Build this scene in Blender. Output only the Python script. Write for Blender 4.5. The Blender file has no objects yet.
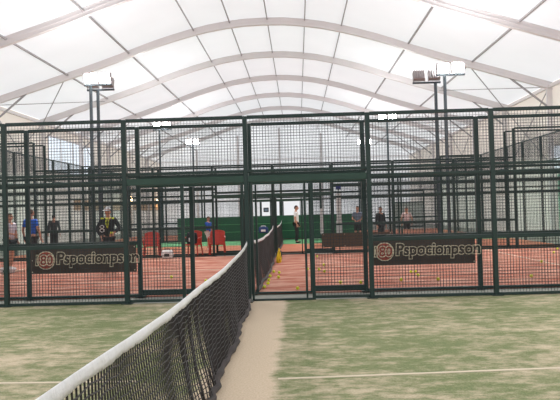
import bpy, bmesh, math, random
from mathutils import Vector, Matrix

C = bpy.context.scene.collection
SC = bpy.context.scene
R = math.radians

# ------------------------------------------------------------------ camera
FPX = 643.0
CAM_Z = 1.46
cam_d = bpy.data.cameras.new('camera')
cam_d.sensor_width = 36.0
cam_d.lens = FPX / 560.0 * 36.0
cam_d.clip_start = 0.05
cam_d.clip_end = 300
cam = bpy.data.objects.new('camera', cam_d)
C.objects.link(cam)
cam.matrix_world = (Matrix.Translation((0, 0, CAM_Z)) @ Matrix.Rotation(R(1.58), 4, 'Z')
                    @ Matrix.Rotation(R(90.95), 4, 'X') @ Matrix.Rotation(R(-1.58), 4, 'Z'))
SC.camera = cam

# ------------------------------------------------------------------ daylight, exposure
world = bpy.data.worlds.new('daylight')
SC.world = world
world.use_nodes = True
bg = world.node_tree.nodes['Background']
bg.inputs[0].default_value = (0.97, 0.98, 1.0, 1)
bg.inputs[1].default_value = 1.35
SC.view_settings.view_transform = 'Standard'
SC.view_settings.look = 'None'
SC.view_settings.gamma = 1.0
SC.view_settings.use_curve_mapping = False
SC.view_settings.exposure = 0.0
SC.cycles.max_bounces = 10
SC.cycles.diffuse_bounces = 6
SC.cycles.transparent_max_bounces = 24

# ------------------------------------------------------------------ materials
MATS = {}


def mat(name, col, rough=0.6, metal=0.0, emit=None, estr=0.0, noise=0.0, nscale=8.0, spec=0.5):
    """Principled material with a little procedural mottling of the colour."""
    m = bpy.data.materials.new(name)
    m.use_nodes = True
    nt = m.node_tree
    b = nt.nodes['Principled BSDF']
    b.inputs['Base Color'].default_value = (*col, 1)
    b.inputs['Roughness'].default_value = rough
    b.inputs['Metallic'].default_value = metal
    b.inputs['Specular IOR Level'].default_value = spec
    if emit:
        b.inputs['Emission Color'].default_value = (*emit, 1)
        b.inputs['Emission Strength'].default_value = estr
    if noise:
        tc = nt.nodes.new('ShaderNodeTexCoord')
        n = nt.nodes.new('ShaderNodeTexNoise')
        n.inputs['Scale'].default_value = nscale
        n.inputs['Detail'].default_value = 4
        nt.links.new(tc.outputs['Object'], n.inputs['Vector'])
        mx = nt.nodes.new('ShaderNodeMix')
        mx.data_type = 'RGBA'
        mx.inputs['A'].default_value = (*[c * (1 - noise) for c in col], 1)
        mx.inputs['B'].default_value = (*[min(1, c * (1 + noise)) for c in col], 1)
        nt.links.new(n.outputs['Fac'], mx.inputs['Factor'])
        nt.links.new(mx.outputs['Result'], b.inputs['Base Color'])
    MATS[name] = m
    return m


def translucent_mat(name, col, fac, noise=0.04):
    m = bpy.data.materials.new(name)
    m.use_nodes = True
    nt = m.node_tree
    nt.nodes.clear()
    out = nt.nodes.new('ShaderNodeOutputMaterial')
    d = nt.nodes.new('ShaderNodeBsdfDiffuse')
    t = nt.nodes.new('ShaderNodeBsdfTranslucent')
    mix = nt.nodes.new('ShaderNodeMixShader')
    mix.inputs[0].default_value = fac
    tc = nt.nodes.new('ShaderNodeTexCoord')
    n = nt.nodes.new('ShaderNodeTexNoise')
    n.inputs['Scale'].default_value = 0.5
    n.inputs['Detail'].default_value = 3
    nt.links.new(tc.outputs['Object'], n.inputs['Vector'])
    mx = nt.nodes.new('ShaderNodeMix')
    mx.data_type = 'RGBA'
    mx.inputs['A'].default_value = (*[c * (1 - noise) for c in col], 1)
    mx.inputs['B'].default_value = (*[min(1, c * (1 + noise)) for c in col], 1)
    nt.links.new(n.outputs['Fac'], mx.inputs['Factor'])
    nt.links.new(mx.outputs['Result'], d.inputs[0])
    nt.links.new(mx.outputs['Result'], t.inputs[0])
    nt.links.new(d.outputs[0], mix.inputs[1])
    nt.links.new(t.outputs[0], mix.inputs[2])
    nt.links.new(mix.outputs[0], out.inputs[0])
    MATS[name] = m
    return m


def glass_mat(name, tint, gloss=0.04):
    m = bpy.data.materials.new(name)
    m.use_nodes = True
    nt = m.node_tree
    nt.nodes.clear()
    out = nt.nodes.new('ShaderNodeOutputMaterial')
    t = nt.nodes.new('ShaderNodeBsdfTransparent')
    t.inputs[0].default_value = (*tint, 1)
    g = nt.nodes.new('ShaderNodeBsdfGlossy')
    g.inputs['Roughness'].default_value = 0.05
    mix = nt.nodes.new('ShaderNodeMixShader')
    mix.inputs[0].default_value = gloss
    nt.links.new(t.outputs[0], mix.inputs[1])
    nt.links.new(g.outputs[0], mix.inputs[2])
    nt.links.new(mix.outputs[0], out.inputs[0])
    MATS[name] = m
    return m


def ramp_mix(nt, fac, a, b):
    mx = nt.nodes.new('ShaderNodeMix')
    mx.data_type = 'RGBA'
    for key, v in (('A', a), ('B', b)):
        if isinstance(v, tuple):
            mx.inputs[key].default_value = (*v, 1)
        else:
            nt.links.new(v, mx.inputs[key])
    nt.links.new(fac, mx.inputs['Factor'])
    return mx.outputs['Result']


def maprange(nt, v, a, b, c=0.0, d=1.0):
    n = nt.nodes.new('ShaderNodeMapRange')
    n.interpolation_type = 'SMOOTHSTEP'
    n.inputs['From Min'].default_value = a
    n.inputs['From Max'].default_value = b
    n.inputs['To Min'].default_value = c
    n.inputs['To Max'].default_value = d
    nt.links.new(v, n.inputs['Value'])
    return n.outputs['Result']


def mathn(nt, op, a, b=None):
    n = nt.nodes.new('ShaderNodeMath')
    n.operation = op
    for i, v in enumerate((a, b)):
        if v is None:
            continue
        if isinstance(v, (int, float)):
            n.inputs[i].default_value = v
        else:
            nt.links.new(v, n.inputs[i])
    return n.outputs[0]


def noise(nt, scale, detail=4, rough=0.6, stretch=(1, 1, 1)):
    tc = nt.nodes.new('ShaderNodeTexCoord')
    mp = nt.nodes.new('ShaderNodeMapping')
    mp.inputs['Scale'].default_value = stretch
    nt.links.new(tc.outputs['Object'], mp.inputs['Vector'])
    n = nt.nodes.new('ShaderNodeTexNoise')
    n.inputs['Scale'].default_value = scale
    n.inputs['Detail'].default_value = detail
    n.inputs['Roughness'].default_value = rough
    nt.links.new(mp.outputs[0], n.inputs['Vector'])
    return n.outputs['Fac'], tc


XN = -0.835       # the nets' line, also the middle post of every side fence


def turf_mat():
    m = bpy.data.materials.new('sanded_green_turf')
    m.use_nodes = True
    nt = m.node_tree
    b = nt.nodes['Principled BSDF']
    b.inputs['Roughness'].default_value = 0.95
    b.inputs['Specular IOR Level'].default_value = 0.1
    big, tc = noise(nt, 0.55, 3, 0.5)
    med, _ = noise(nt, 3.6, 7, 0.72, (0.7, 1.15, 1))
    fine, _ = noise(nt, 60, 3, 0.7)
    sep = nt.nodes.new('ShaderNodeSeparateXYZ')
    nt.links.new(tc.outputs['Object'], sep.inputs[0])
    grass = ramp_mix(nt, maprange(nt, fine, 0.25, 0.75), (0.085, 0.125, 0.05), (0.21, 0.245, 0.115))
    sand = ramp_mix(nt, maprange(nt, fine, 0.25, 0.75), (0.48, 0.385, 0.28), (0.64, 0.53, 0.41))
    # sand drifted in patches over the turf
    sm, _ = noise(nt, 13, 4, 0.7, (0.6, 1.0, 1))
    f = mathn(nt, 'ADD', mathn(nt, 'MULTIPLY', med, 0.62), mathn(nt, 'MULTIPLY', big, 0.36))
    f = mathn(nt, 'ADD', f, mathn(nt, 'MULTIPLY', sm, 0.30))
    patch = maprange(nt, f, 0.56, 0.80, 0.05, 0.86)
    # bare sandy strip along the net
    d = mathn(nt, 'ABSOLUTE', mathn(nt, 'ADD', sep.outputs['X'], 0.56))
    d = mathn(nt, 'ADD', d, mathn(nt, 'MULTIPLY', mathn(nt, 'SUBTRACT', med, 0.5), -0.45))
    strip = maprange(nt, d, 0.26, 0.42, 1.0, 0.0)
    allsand = mathn(nt, 'MAXIMUM', patch, strip)
    nt.links.new(ramp_mix(nt, allsand, grass, sand), b.inputs['Base Color'])
    MATS['turf'] = m


def clay_mat(name, a, b_, pale):
    m = bpy.data.materials.new(name)
    m.use_nodes = True
    nt = m.node_tree
    b = nt.nodes['Principled BSDF']
    b.inputs['Roughness'].default_value = 0.95
    b.inputs['Specular IOR Level'].default_value = 0.1
    med, _ = noise(nt, 1.9, 6, 0.7, (0.45, 1.3, 1))
    fine, _ = noise(nt, 40, 3, 0.7)
    base = ramp_mix(nt, fine, a, b_)
    nt.links.new(ramp_mix(nt, maprange(nt, med, 0.40, 0.66, 0, 0.85), base, pale), b.inputs['Base Color'])
    MATS[name] = m


turf_mat()


def wrinkle(m, scale, strength, stretch=(1, 1, 1)):
    nt = m.node_tree
    n, _ = noise(nt, scale, 4, 0.6, stretch)
    bp = nt.nodes.new('ShaderNodeBump')
    bp.inputs['Strength'].default_value = strength
    bp.inputs['Distance'].default_value = 0.02
    nt.links.new(n, bp.inputs['Height'])
    nt.links.new(bp.outputs[0], nt.nodes['Principled BSDF'].inputs['Normal'])


clay_mat('red_turf', (0.32, 0.095, 0.062), (0.46, 0.17, 0.115), (0.63, 0.38, 0.295))
clay_mat('orange_turf', (0.46, 0.14, 0.08), (0.58, 0.21, 0.12), (0.60, 0.30, 0.2))
mat('green_paint', (0.006, 0.025, 0.022), 0.55, noise=0.25, nscale=3)
mat('green_lintel', (0.012, 0.045, 0.032), 0.55, noise=0.3, nscale=4)
mat('wire', (0.010, 0.022, 0.028), 0.6)
mat('mast_paint', (0.065, 0.085, 0.10), 0.5, noise=0.2)
mat('aluminium', (0.68, 0.65, 0.655), 0.5, noise=0.06, nscale=1.5)
mat('purlin_grey', (0.33, 0.32, 0.33), 0.5, noise=0.1)
mat('concrete', (0.26, 0.27, 0.24), 0.9, noise=0.15, nscale=6)
mat('green_floor', (0.10, 0.33, 0.14), 0.9, noise=0.15)
mat('windscreen', (0.022, 0.088, 0.05), 0.85, noise=0.2, nscale=2)
mat('white_line', (0.57, 0.49, 0.385), 0.9, noise=0.12, nscale=25)
mat('net_black', (0.014, 0.011, 0.012), 0.7)
mat('net_skirt', (0.045, 0.038, 0.038), 0.85, noise=0.5, nscale=14)
mat('band_white', (0.77, 0.775, 0.80), 0.75, noise=0.06, nscale=30)
wrinkle(MATS['band_white'], 22, 0.7, (1, 1, 0.6))
mat('banner_brown', (0.060, 0.042, 0.036), 0.75, noise=0.25, nscale=5)
mat('banner_plain', (0.07, 0.05, 0.035), 0.75, noise=0.25, nscale=5)
mat('cream_print', (0.68, 0.60, 0.45), 0.7)
mat('red_print', (0.33, 0.06, 0.045), 0.7)
mat('ball_yellow', (0.74, 0.84, 0.03), 0.8, noise=0.08, nscale=60)
mat('ball_seam', (0.75, 0.76, 0.66), 0.8)
mat('red_plastic', (0.58, 0.05, 0.03), 0.35, noise=0.06)
mat('white_plastic', (0.72, 0.73, 0.72), 0.5, noise=0.05)
mat('blue_sign', (0.02, 0.03, 0.20), 0.5)
mat('yellow_cloth', (0.80, 0.55, 0.02), 0.8, noise=0.1)
mat('navy_cloth', (0.02, 0.05, 0.16), 0.8, noise=0.1)
mat('dark_cloth', (0.02, 0.022, 0.026), 0.85, noise=0.2)
mat('grey_cloth', (0.04, 0.043, 0.048), 0.85, noise=0.15)
mat('blue_cloth', (0.02, 0.11, 0.52), 0.85, noise=0.1)
mat('slate_cloth', (0.17, 0.21, 0.29), 0.85, noise=0.1)
mat('lilac_cloth', (0.62, 0.56, 0.62), 0.85, noise=0.08)
mat('white_cloth', (0.76, 0.76, 0.77), 0.85, noise=0.05)
mat('pink_cloth', (0.66, 0.52, 0.52), 0.85, noise=0.06)
mat('neon_cloth', (0.62, 0.70, 0.05), 0.8)
mat('skin', (0.52, 0.27, 0.18), 0.6, noise=0.08)
mat('eye', (0.02, 0.015, 0.012), 0.3)
mat('lips', (0.40, 0.13, 0.10), 0.5)
mat('hair_dark', (0.025, 0.016, 0.012), 0.7, noise=0.3, nscale=40)
mat('hair_brown', (0.09, 0.05, 0.03), 0.7, noise=0.3, nscale=40)
mat('shoe_white', (0.7, 0.7, 0.72), 0.6)
mat('lamp_housing', (0.33, 0.30, 0.30), 0.45, metal=0.4, noise=0.1)
mat('lens_lit', (1, 1, 1), 0.3, emit=(1.0, 0.98, 0.95), estr=90)
mat('lamp_warm', (1, 0.8, 0.5), 0.3, emit=(1.0, 0.72, 0.38), estr=24)
mat('wood_strip', (0.55, 0.36, 0.22), 0.7, noise=0.12)
mat('green_tarp', (0.03, 0.30, 0.18), 0.7, noise=0.15)
translucent_mat('roof_skin', (0.905, 0.915, 0.93), 0.55)
translucent_mat('wall_skin', (0.80, 0.735, 0.665), 0.40, 0.06)
translucent_mat('end_skin', (0.905, 0.915, 0.93), 0.52)
glass_mat('court_glass', (0.965, 0.987, 0.98))
glass_mat('window_glass', (0.94, 0.97, 1.0))


# ------------------------------------------------------------------ mesh collecting
class MB:
    def __init__(self):
        self.v, self.f, self.m = [], [], []

    def add(self, vs, fs, mi=0):
        o = len(self.v)
        self.v += [tuple(v) for v in vs]
        self.f += [tuple(i + o for i in f) for f in fs]
        self.m += [mi] * len(fs)

    def box(self, c, s, mi=0, M=None):
        x, y, z = (k / 2 for k in s)
        vs = [Vector((a * x, b * y, d * z)) for d in (-1, 1) for b in (-1, 1) for a in (-1, 1)]
        if M is not None:
            vs = [M @ v for v in vs]
        vs = [v + Vector(c) for v in vs]
        self.add(vs, [(0, 2, 3, 1), (4, 5, 7, 6), (0, 1, 5, 4), (2, 6, 7, 3), (0, 4, 6, 2), (1, 3, 7, 5)], mi)

    def bevbox(self, c, s, r=0.01, mi=0, M=None):
        bm = bmesh.new()
        bmesh.ops.create_cube(bm, size=1)
        bmesh.ops.scale(bm, vec=s, verts=bm.verts)
        bmesh.ops.bevel(bm, geom=list(bm.edges), offset=r, segments=2, affect='EDGES', profile=0.5)
        self.bm(bm, c, mi, M)

    def bm(self, bm, c=(0, 0, 0), mi=0, M=None):
        bm.verts.index_update()
        vs = [(M @ v.co if M is not None else v.co.copy()) + Vector(c) for v in bm.verts]
        self.add(vs, [tuple(v.index for v in f.verts) for f in bm.faces], mi)
        bm.free()

    def bar(self, a, b, w, h=None, mi=0, up=None):
        """square bar from a to b"""
        a, b = Vector(a), Vector(b)
        h = h or w
        d = b - a
        L = d.length
        d.normalize()
        up = Vector(up) if up else (Vector((0, 0, 1)) if abs(d.z) < 0.9 else Vector((0, 1, 0)))
        s = d.cross(up).normalized()
        u = s.cross(d)
        vs = [p + s * (i * w / 2) + u * (j * h / 2) for p in (a, b) for i, j in ((-1, -1), (1, -1), (1, 1), (-1, 1))]
        self.add(vs, [(0, 1, 2, 3), (7, 6, 5, 4), (0, 4, 5, 1), (1, 5, 6, 2), (2, 6, 7, 3), (3, 7, 4, 0)], mi)

    def tube(self, pts, r, n=8, mi=0, cap=True):
        pts = [Vector(p) for p in pts]
        rs = r if isinstance(r, (list, tuple)) else [r] * len(pts)
        rings = []
        up = None
        for i, p in enumerate(pts):
            d = (pts[min(i + 1, len(pts) - 1)] - pts[max(i - 1, 0)]).normalized()
            if up is None:
                up = Vector((0, 0, 1)) if abs(d.z) < 0.9 else Vector((1, 0, 0))
            s = d.cross(up).normalized()
            u = s.cross(d).normalized()
            up = u
            rings.append([p + s * math.cos(2 * math.pi * k / n) * rs[i] + u * math.sin(2 * math.pi * k / n) * rs[i] for k in range(n)])
        vs = [v for ring in rings for v in ring]
        fs = []
        for i in range(len(pts) - 1):
            for k in range(n):
                fs.append((i * n + k, i * n + (k + 1) % n, (i + 1) * n + (k + 1) % n, (i + 1) * n + k))
        if cap:
            fs.append(tuple(range(n - 1, -1, -1)))
            fs.append(tuple((len(pts) - 1) * n + k for k in range(n)))
        self.add(vs, fs, mi)

    def ball(self, c, r, sub=2, mi=0, sc=(1, 1, 1), M=None):
        bm = bmesh.new()
        bmesh.ops.create_icosphere(bm, subdivisions=sub, radius=r)
        bmesh.ops.scale(bm, vec=sc, verts=bm.verts)
        self.bm(bm, c, mi, M)

    def grid(self, rows, mi=0, close=False):
        """loft through rows of points"""
        n = len(rows[0])
        vs = [p for r in rows for p in r]
        fs = []
        for i in range(len(rows) - 1):
            for k in range(n - (0 if close else 1)):
                fs.append((i * n + k, i * n + (k + 1) % n, (i + 1) * n + (k + 1) % n, (i + 1) * n + k))
        self.add(vs, fs, mi)

    def build(self, name, mats, parent=None, smooth=False, loc=None):
        me = bpy.data.meshes.new(name)
        me.from_pydata(self.v, [], self.f)
        if not isinstance(mats, (list, tuple)):
            mats = [mats]
        for k in mats:
            me.materials.append(MATS[k])
        me.polygons.foreach_set('material_index', self.m)
        if smooth:
            me.polygons.foreach_set('use_smooth', [True] * len(me.polygons))
        me.update()
        o = bpy.data.objects.new(name, me)
        C.objects.link(o)
        if parent:
            o.parent = parent
        if loc:
            o.location = loc
        return o


def tag(o, label=None, cat=None, group=None, kind=None):
    if label:
        o['label'] = label
    if cat:
        o['category'] = cat
    if group:
        o['group'] = group
    if kind:
        o['kind'] = kind
    return o


def thing(name, label, cat, loc=(0, 0, 0), rz=0, group=None):
    o = bpy.data.objects.new(name, None)
    o.empty_display_size = 0.1
    C.objects.link(o)
    o.location = loc
    o.rotation_euler = (0, 0, rz)
    return tag(o, label, cat, group)


def copy_tree(o, parent=None):
    c = o.copy()
    C.objects.link(c)
    if parent:
        c.parent = parent
    for ch in list(o.children):
        copy_tree(ch, c)
    return c


# ------------------------------------------------------------------ courts' lay-out (metres from the camera)
F1, F2 = 10.50, 11.39            # green court's far fence, red court's near fence
F3, F4 = 21.39, 22.30            # red court's far fence, orange court's near fence
F5, F6 = 32.30, 33.20            # orange court's far fence, next court's near fence
CTR, HALF = -1.28, 12.47         # tent
XL, XR = CTR - HALF, CTR + HALF
Y0, Y1 = -8.0, 64.2

# ------------------------------------------------------------------ floor
b = MB()
b.box((CTR, (Y0 + Y1) / 2, -0.06), (2 * HALF, Y1 - Y0, 0.08))
tag(b.build('floor', 'concrete'), 'grey concrete slab showing as sills between the fences', 'floor', kind='structure')


def turf(name, m, y0, y1, label):
    b = MB()
    b.box((XN, (y0 + y1) / 2, -0.01), (20, y1 - y0, 0.02))
    return tag(b.build(name, m), label, 'floor', kind='structure')


gt = turf('floor', 'turf', 0.4, F1 - 0.0, 'green artificial turf strewn with sand')
turf('floor', 'red_turf', F2 + 0.04, F3 - 0.03, 'brick red artificial turf of the second court')
turf('floor', 'orange_turf', F4 + 0.04, 27.9, 'orange turf of the third court seen through the fences')
turf('floor', 'green_floor', 27.9, F5 - 0.04, 'bright green floor before the dark green windscreen')
turf('floor', 'orange_turf', F6 + 0.04, 43.2, 'orange turf of the court farthest back')
b = MB()
b.bar((XN + 0.62, 5.60, 0.002), (XN + 6.95, 6.06, 0.002), 0.045, 0.004)
b.bar((XN - 0.62, 5.61, 0.002), (XN - 6.95, 5.80, 0.002), 0.045, 0.004)
for s in (-1, 1):
    b.box((XN + s * 6.95, 5.45, 0.002), (0.05, 10.0, 0.004))
b.build('court_line', 'white_line', gt)
b = MB()
for s in (-1, 1):
    b.box((XN + s * 6.95, (F2 + F3) / 2, 0.002), (0.05, F3 - F2 - 0.1, 0.004))
    b.box((XN + s * 3.9, (F2 + F3) / 2, 0.002), (6.1, 0.05, 0.004))
tag(b.build('floor', 'white_line'), 'white lines of the red court', 'floor', kind='structure')

# ------------------------------------------------------------------ tent
PROF = [(0, 9.97), (0.85, 9.95), (1.65, 9.87), (2.5, 9.74), (3.3, 9.56), (4.1, 9.35), (4.9, 9.11), (5.7, 8.84), (6.5, 8.55),
        (7.7, 8.16), (8.9, 7.79), (10.7, 7.24), (HALF, 6.70)]


def prof_z(r):
    r = abs(r)
    for (a, za), (c, zc) in zip(PROF, PROF[1:]):
        if r <= c:
            return za + (zc - za) * (r - a) / (c - a)
    return PROF[-1][1]


FULL = [(-x, z) for x, z in reversed(PROF[1:])] + PROF
b = MB()
b.grid([[(CTR + x, y, z + 0.02) for x, z in FULL] for y in [Y0 + (Y1 - Y0) * i / 24 for i in range(25)]])
tag(b.build('ceiling', 'roof_skin', smooth=True), 'white translucent fabric roof of the tent', 'ceiling', kind='structure')


def end_wall(name, y, label):
    b = MB()
    n = len(FULL)
    vs = [(CTR + x, y, z + 0.01) for x, z in FULL] + [(CTR + x, y, -0.02) for x, z in FULL]
    b.add(vs, [(i, i + 1, n + i + 1, n + i) for i in range(n - 1)])
    return tag(b.build(name, 'end_skin'), label, 'wall', kind='structure')


wb = end_wall('wall_back', Y1, 'white fabric end wall of the tent')
end_wall('wall_front', Y0, 'white fabric end wall behind the camera')
# side walls, with openings
WIN_R = (26.3, 28.6, 2.85, 3.95)
WIN_L = (35.2, 43.0, 4.0, 6.0)


def side_wall(name, x, win, label):
    y0, y1, z0, z1 = win
    b = MB()
    for (a, c, d, e) in ((Y0, y0, -0.02, 6.7), (y1, Y1, -0.02, 6.7), (y0, y1, -0.02, z0), (y0, y1, z1, 6.7)):
        b.add([(x, a, d), (x, c, d), (x, c, e), (x, a, e)], [(0, 1, 2, 3)])
    return tag(b.build(name, 'wall_skin'), label, 'wall', kind='structure')


wl = side_wall('wall_left', XL, WIN_L, 'beige fabric side wall on the left')
wr = side_wall('wall_right', XR, WIN_R, 'beige fabric side wall on the right')


def window(n, x, win, label, bars):
    y0, y1, z0, z1 = win
    w = tag(MB().build('window_%d' % n, 'aluminium'), label, 'window', kind='structure')
    b = MB()
    for yy in (y0, y1):
        b.bar((x, yy, z0), (x, yy, z1), 0.08)
    for zz in (z0, z1):
        b.bar((x, y0 - 0.04, zz), (x, y1 + 0.04, zz), 0.08)
    for i in range(1, bars):
        yy = y0 + (y1 - y0) * i / bars
        b.bar((x, yy, z0), (x, yy, z1), 0.05)
    b.build('window_frame', 'aluminium', w)
    b = MB()
    b.box((x, (y0 + y1) / 2, (z0 + z1) / 2), (0.012, y1 - y0, z1 - z0))
    b.build('pane', 'window_glass', w)


window(1, XR, WIN_R, 'bright daylit window in the right side wall', 2)
window(2, XL, WIN_L, 'wide bright window high in the left side wall', 4)
b = MB()
b.box((XR - 0.05, 25.5, 1.35), (0.03, 4.6, 2.7))
tag(b.build('wall_curtain', 'green_tarp'), 'green tarpaulin sheet on the right side wall', 'curtain', kind='structure')
b = MB()
b.box((XL + 0.06, 51, 2.15), (0.06, 24, 0.65))
tag(b.build('trim_1', 'wood_strip'), 'warm wooden band along the left wall', 'trim', kind='structure')

# arches with columns, knee braces
ARCH = [-1.8, 4.2, 10.2, 16.2, 22.2, 28.2, 34.2, 40.2, 46.2, 52.2, 58.2]
for y in ARCH:
    a = tag(MB().build('roof_arch', 'aluminium'), 'grey aluminium arch carrying the fabric roof', 'beam', kind='structure')
    b = MB()
    w, h = 0.13, 0.30
    rows = []
    for x, z in FULL:
        X = CTR + x
        rows.append([(X, y - w / 2, z - h), (X, y + w / 2, z - h), (X, y + w / 2, z), (X, y - w / 2, z)])
    b.grid(rows, close=True)
    # rib flanges top and bottom of the hollow section
    for zz in (-h, -h * 0.5, -0.01):
        rows = []
        for x, z in FULL:
            X = CTR + x
            rows.append([(X, y - w / 2 - 0.018, z + zz - 0.015), (X, y + w / 2 + 0.018, z + zz - 0.015),
                         (X, y + w / 2 + 0.018, z + zz + 0.01), (X, y - w / 2 - 0.018, z + zz + 0.01)])
        b.grid(rows, close=True)
    b.build('arch_beam', 'aluminium', a)
    for s in (-1, 1):
        X = CTR + s * (HALF - 0.14)
        b = MB()
        b.box((X, y, 3.3), (0.22, 0.14, 6.6))
        b.box((X, y, 0.01), (0.34, 0.34, 0.025))
        b.build('column', 'aluminium', a)
        b = MB()
        b.bar((X, y, 5.6), (CTR + s * 10.5, y, prof_z(10.5) - 0.2), 0.07)
        b.build('knee_brace', 'purlin_grey', a)
# purlins
for r_ in (-8.9, -6.15, -3.25, -1.65, 0, 1.65, 3.25, 6.15, 8.9):
    b = MB()
    wide = 0.045 if abs(r_) < 4 else 0.065
    b.bar((CTR + 0.15 + r_, Y0, prof_z(r_) - 0.07), (CTR + 0.15 + r_, Y1, prof_z(r_) - 0.07), wide)
    tag(b.build('roof_purlin_beam', 'purlin_grey'), 'grey purlin running along the roof', 'beam', kind='structure')
for s in (-1, 1):
    b = MB()
    X = CTR + s * (HALF - 0.14)
    b.bar((X, Y0, 6.52), (X, Y1, 6.52), 0.12)
    b.bar((X, Y0, 3.1), (X, Y1, 3.1), 0.08)
    tag(b.build('eave_beam', 'aluminium'), 'grey rails along the side wall', 'beam', kind='structure')
    b = MB()
    for ya in (28.2, 40.2, 52.2):
        b.bar((X, ya, 3.1), (X, ya + 6, 6.5), 0.035)
        b.bar((X, ya, 6.5), (X, ya + 6, 3.1), 0.035)
        for q in (8.9,):
            b.bar((CTR + s * 8.9, ya, prof_z(8.9) - 0.2), (X, ya + 6, 6.5), 0.035)
            b.bar((X, ya, 6.5), (CTR + s * 8.9, ya + 6, prof_z(8.9) - 0.2), 0.035)
    tag(b.build('wall_brace_beam', 'purlin_grey'), 'crossed bracing cables of the tent side', 'beam', kind='structure')
# back wall frame
b = MB()
for r_ in (-8.3, -4.15, 0, 4.15, 8.3):
    b.bar((CTR + r_ - 0.4, Y1 - 0.12, 0), (CTR + r_ - 0.4, Y1 - 0.12, prof_z(r_) - 0.25), 0.2)
for zz in (2.6, 4.6, 6.6):
    b.bar((XL + 0.1, Y1 - 0.1, zz), (XR - 0.1, Y1 - 0.1, zz), 0.1)
tag(b.build('wall_back_beam', 'aluminium'), 'grey uprights and rails of the end wall', 'beam', kind='structure')

# ------------------------------------------------------------------ fences
PITCH = 0.05


def wire_panel(b, x0, x1, z0, z1, y, w=0.0045, pitch=PITCH):
    n = max(1, round((x1 - x0) / pitch))
    for i in range(1, n):
        x = x0 + (x1 - x0) * i / n
        b.bar((x, y - 0.003, z0), (x, y - 0.003, z1), w)
    n = max(1, round((z1 - z0) / pitch))
    for i in range(1, n):
        z = z0 + (z1 - z0) * i / n
        b.bar((x0, y + 0.003, z), (x1, y + 0.003, z), w)


def fence(y, label, near, low, mids, bays=range(-5, 5), wire=0.0045):
    root = thing('court_fence', label, 'fence', (XN, y, 0), group='green mesh fences between the courts')
    P = 0.075
    for k in range(bays[0], bays[-1] + 2):
        b = MB()
        top = 3.97 if abs(k) >= 4 else 3.02
        b.bevbox((2 * k, 0, top / 2), (P, P, top), 0.006)
        b.box((2 * k, 0, 0.006), (0.17, 0.17, 0.012))
        b.build('post', 'green_paint', root)
    for k in bays:
        x0, x1 = 2 * k + P / 2, 2 * k + 2 - P / 2
        xc, L = (x0 + x1) / 2, x1 - x0
        tall = k in (-5, 4)
        gate = k in (-1, 0)
        top = 3.97 if tall else 3.005

        def rail(name, z, h, a=x0, c=x1, d=0.05, m='green_paint'):
            b = MB()
            b.bevbox(((a + c) / 2, 0, z), (c - a, d, h), 0.004)
            return b.build(name, m, root)

        rail('top_rail', top - 0.0, 0.055)
        if gate:
            s = 1 if k == 0 else -1
            rail('lintel', 2.12, 0.05)
            rail('lintel', 1.99, 0.11, d=0.07, m='green_lintel')
            b = MB()
            wire_panel(b, x0, x1, 2.15, 2.98, 0, wire)
            b.build('mesh_panel', 'wire', root)
            # jambs of the doorway beside the net
            a, c = s * near, s * 1.06
            b = MB()
            for q, wd in ((a, 0.035), (c, 0.055 if low < 0.09 else 0.075)):
                b.bevbox((q, 0, 0.965), (wd, 0.05, 1.93), 0.004)
            if s > 0:
                b.bevbox((0.95, 0, 0.965), (0.03, 0.04, 1.93), 0.004)
            b.box(((a + c) / 2, 0, 0.015), (abs(c - a), 0.06, 0.03))
            b.build('door_frame', 'green_paint', root)
            lo, hi = sorted((c + s * 0.0275, s * (2 - P / 2)))
            rail('bottom_rail', 0.02 + low / 2, low, lo, hi)
            b = MB()
            wire_panel(b, lo, hi, 0.02 + low, 1.925, 0, wire)
            b.build('mesh_panel', 'wire', root)
        else:
            rail('bottom_rail', 0.026, 0.045)
            if not tall:
                rail('lower_rail', 0.955, 0.065)
            for z, h in mids:
                rail('middle_rail', z, h)
            if tall:
                b = MB()
                b.box((xc, 0, 1.53), (L, 0.012, 2.9))
                b.build('glass_pane', 'court_glass', root)
                b = MB()
                wire_panel(b, x0, x1, 3.0, 3.94, 0, wire)
                b.build('mesh_panel', 'wire', root)
            else:
                b = MB()
                wire_panel(b, x0, x1, 0.05, 2.98, 0, wire)
                b.build('mesh_panel', 'wire', root)
    return root


fence(F1, 'nearest green mesh fence, along the green sanded court', 0.075, 0.045, ((2.0, 0.045), (2.13, 0.045)))
fence(F2, 'green mesh fence just behind the nearest one, carrying the two lettered banners', 0.09, 0.10,
      ((2.0, 0.045), (2.13, 0.045)))
fence(F3, 'green mesh fence at the far side of the red court', 0.08, 0.10, ((1.87, 0.08), (2.27, 0.09)), wire=0.0034)
fence(F4, 'green mesh fence behind the red plastic chairs, edging the orange court', 0.08, 0.10, ((2.05, 0.05), (2.27, 0.09)), wire=0.0034)
fence(F5, 'green mesh fence carrying the dark green windscreen', 0.08, 0.06, ((2.0, 0.05),), wire=0.0034)
fence(F6, 'farthest green mesh fence, behind the dark green windscreen', 0.08, 0.06, ((2.0, 0.05),), wire=0.0034)


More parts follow.
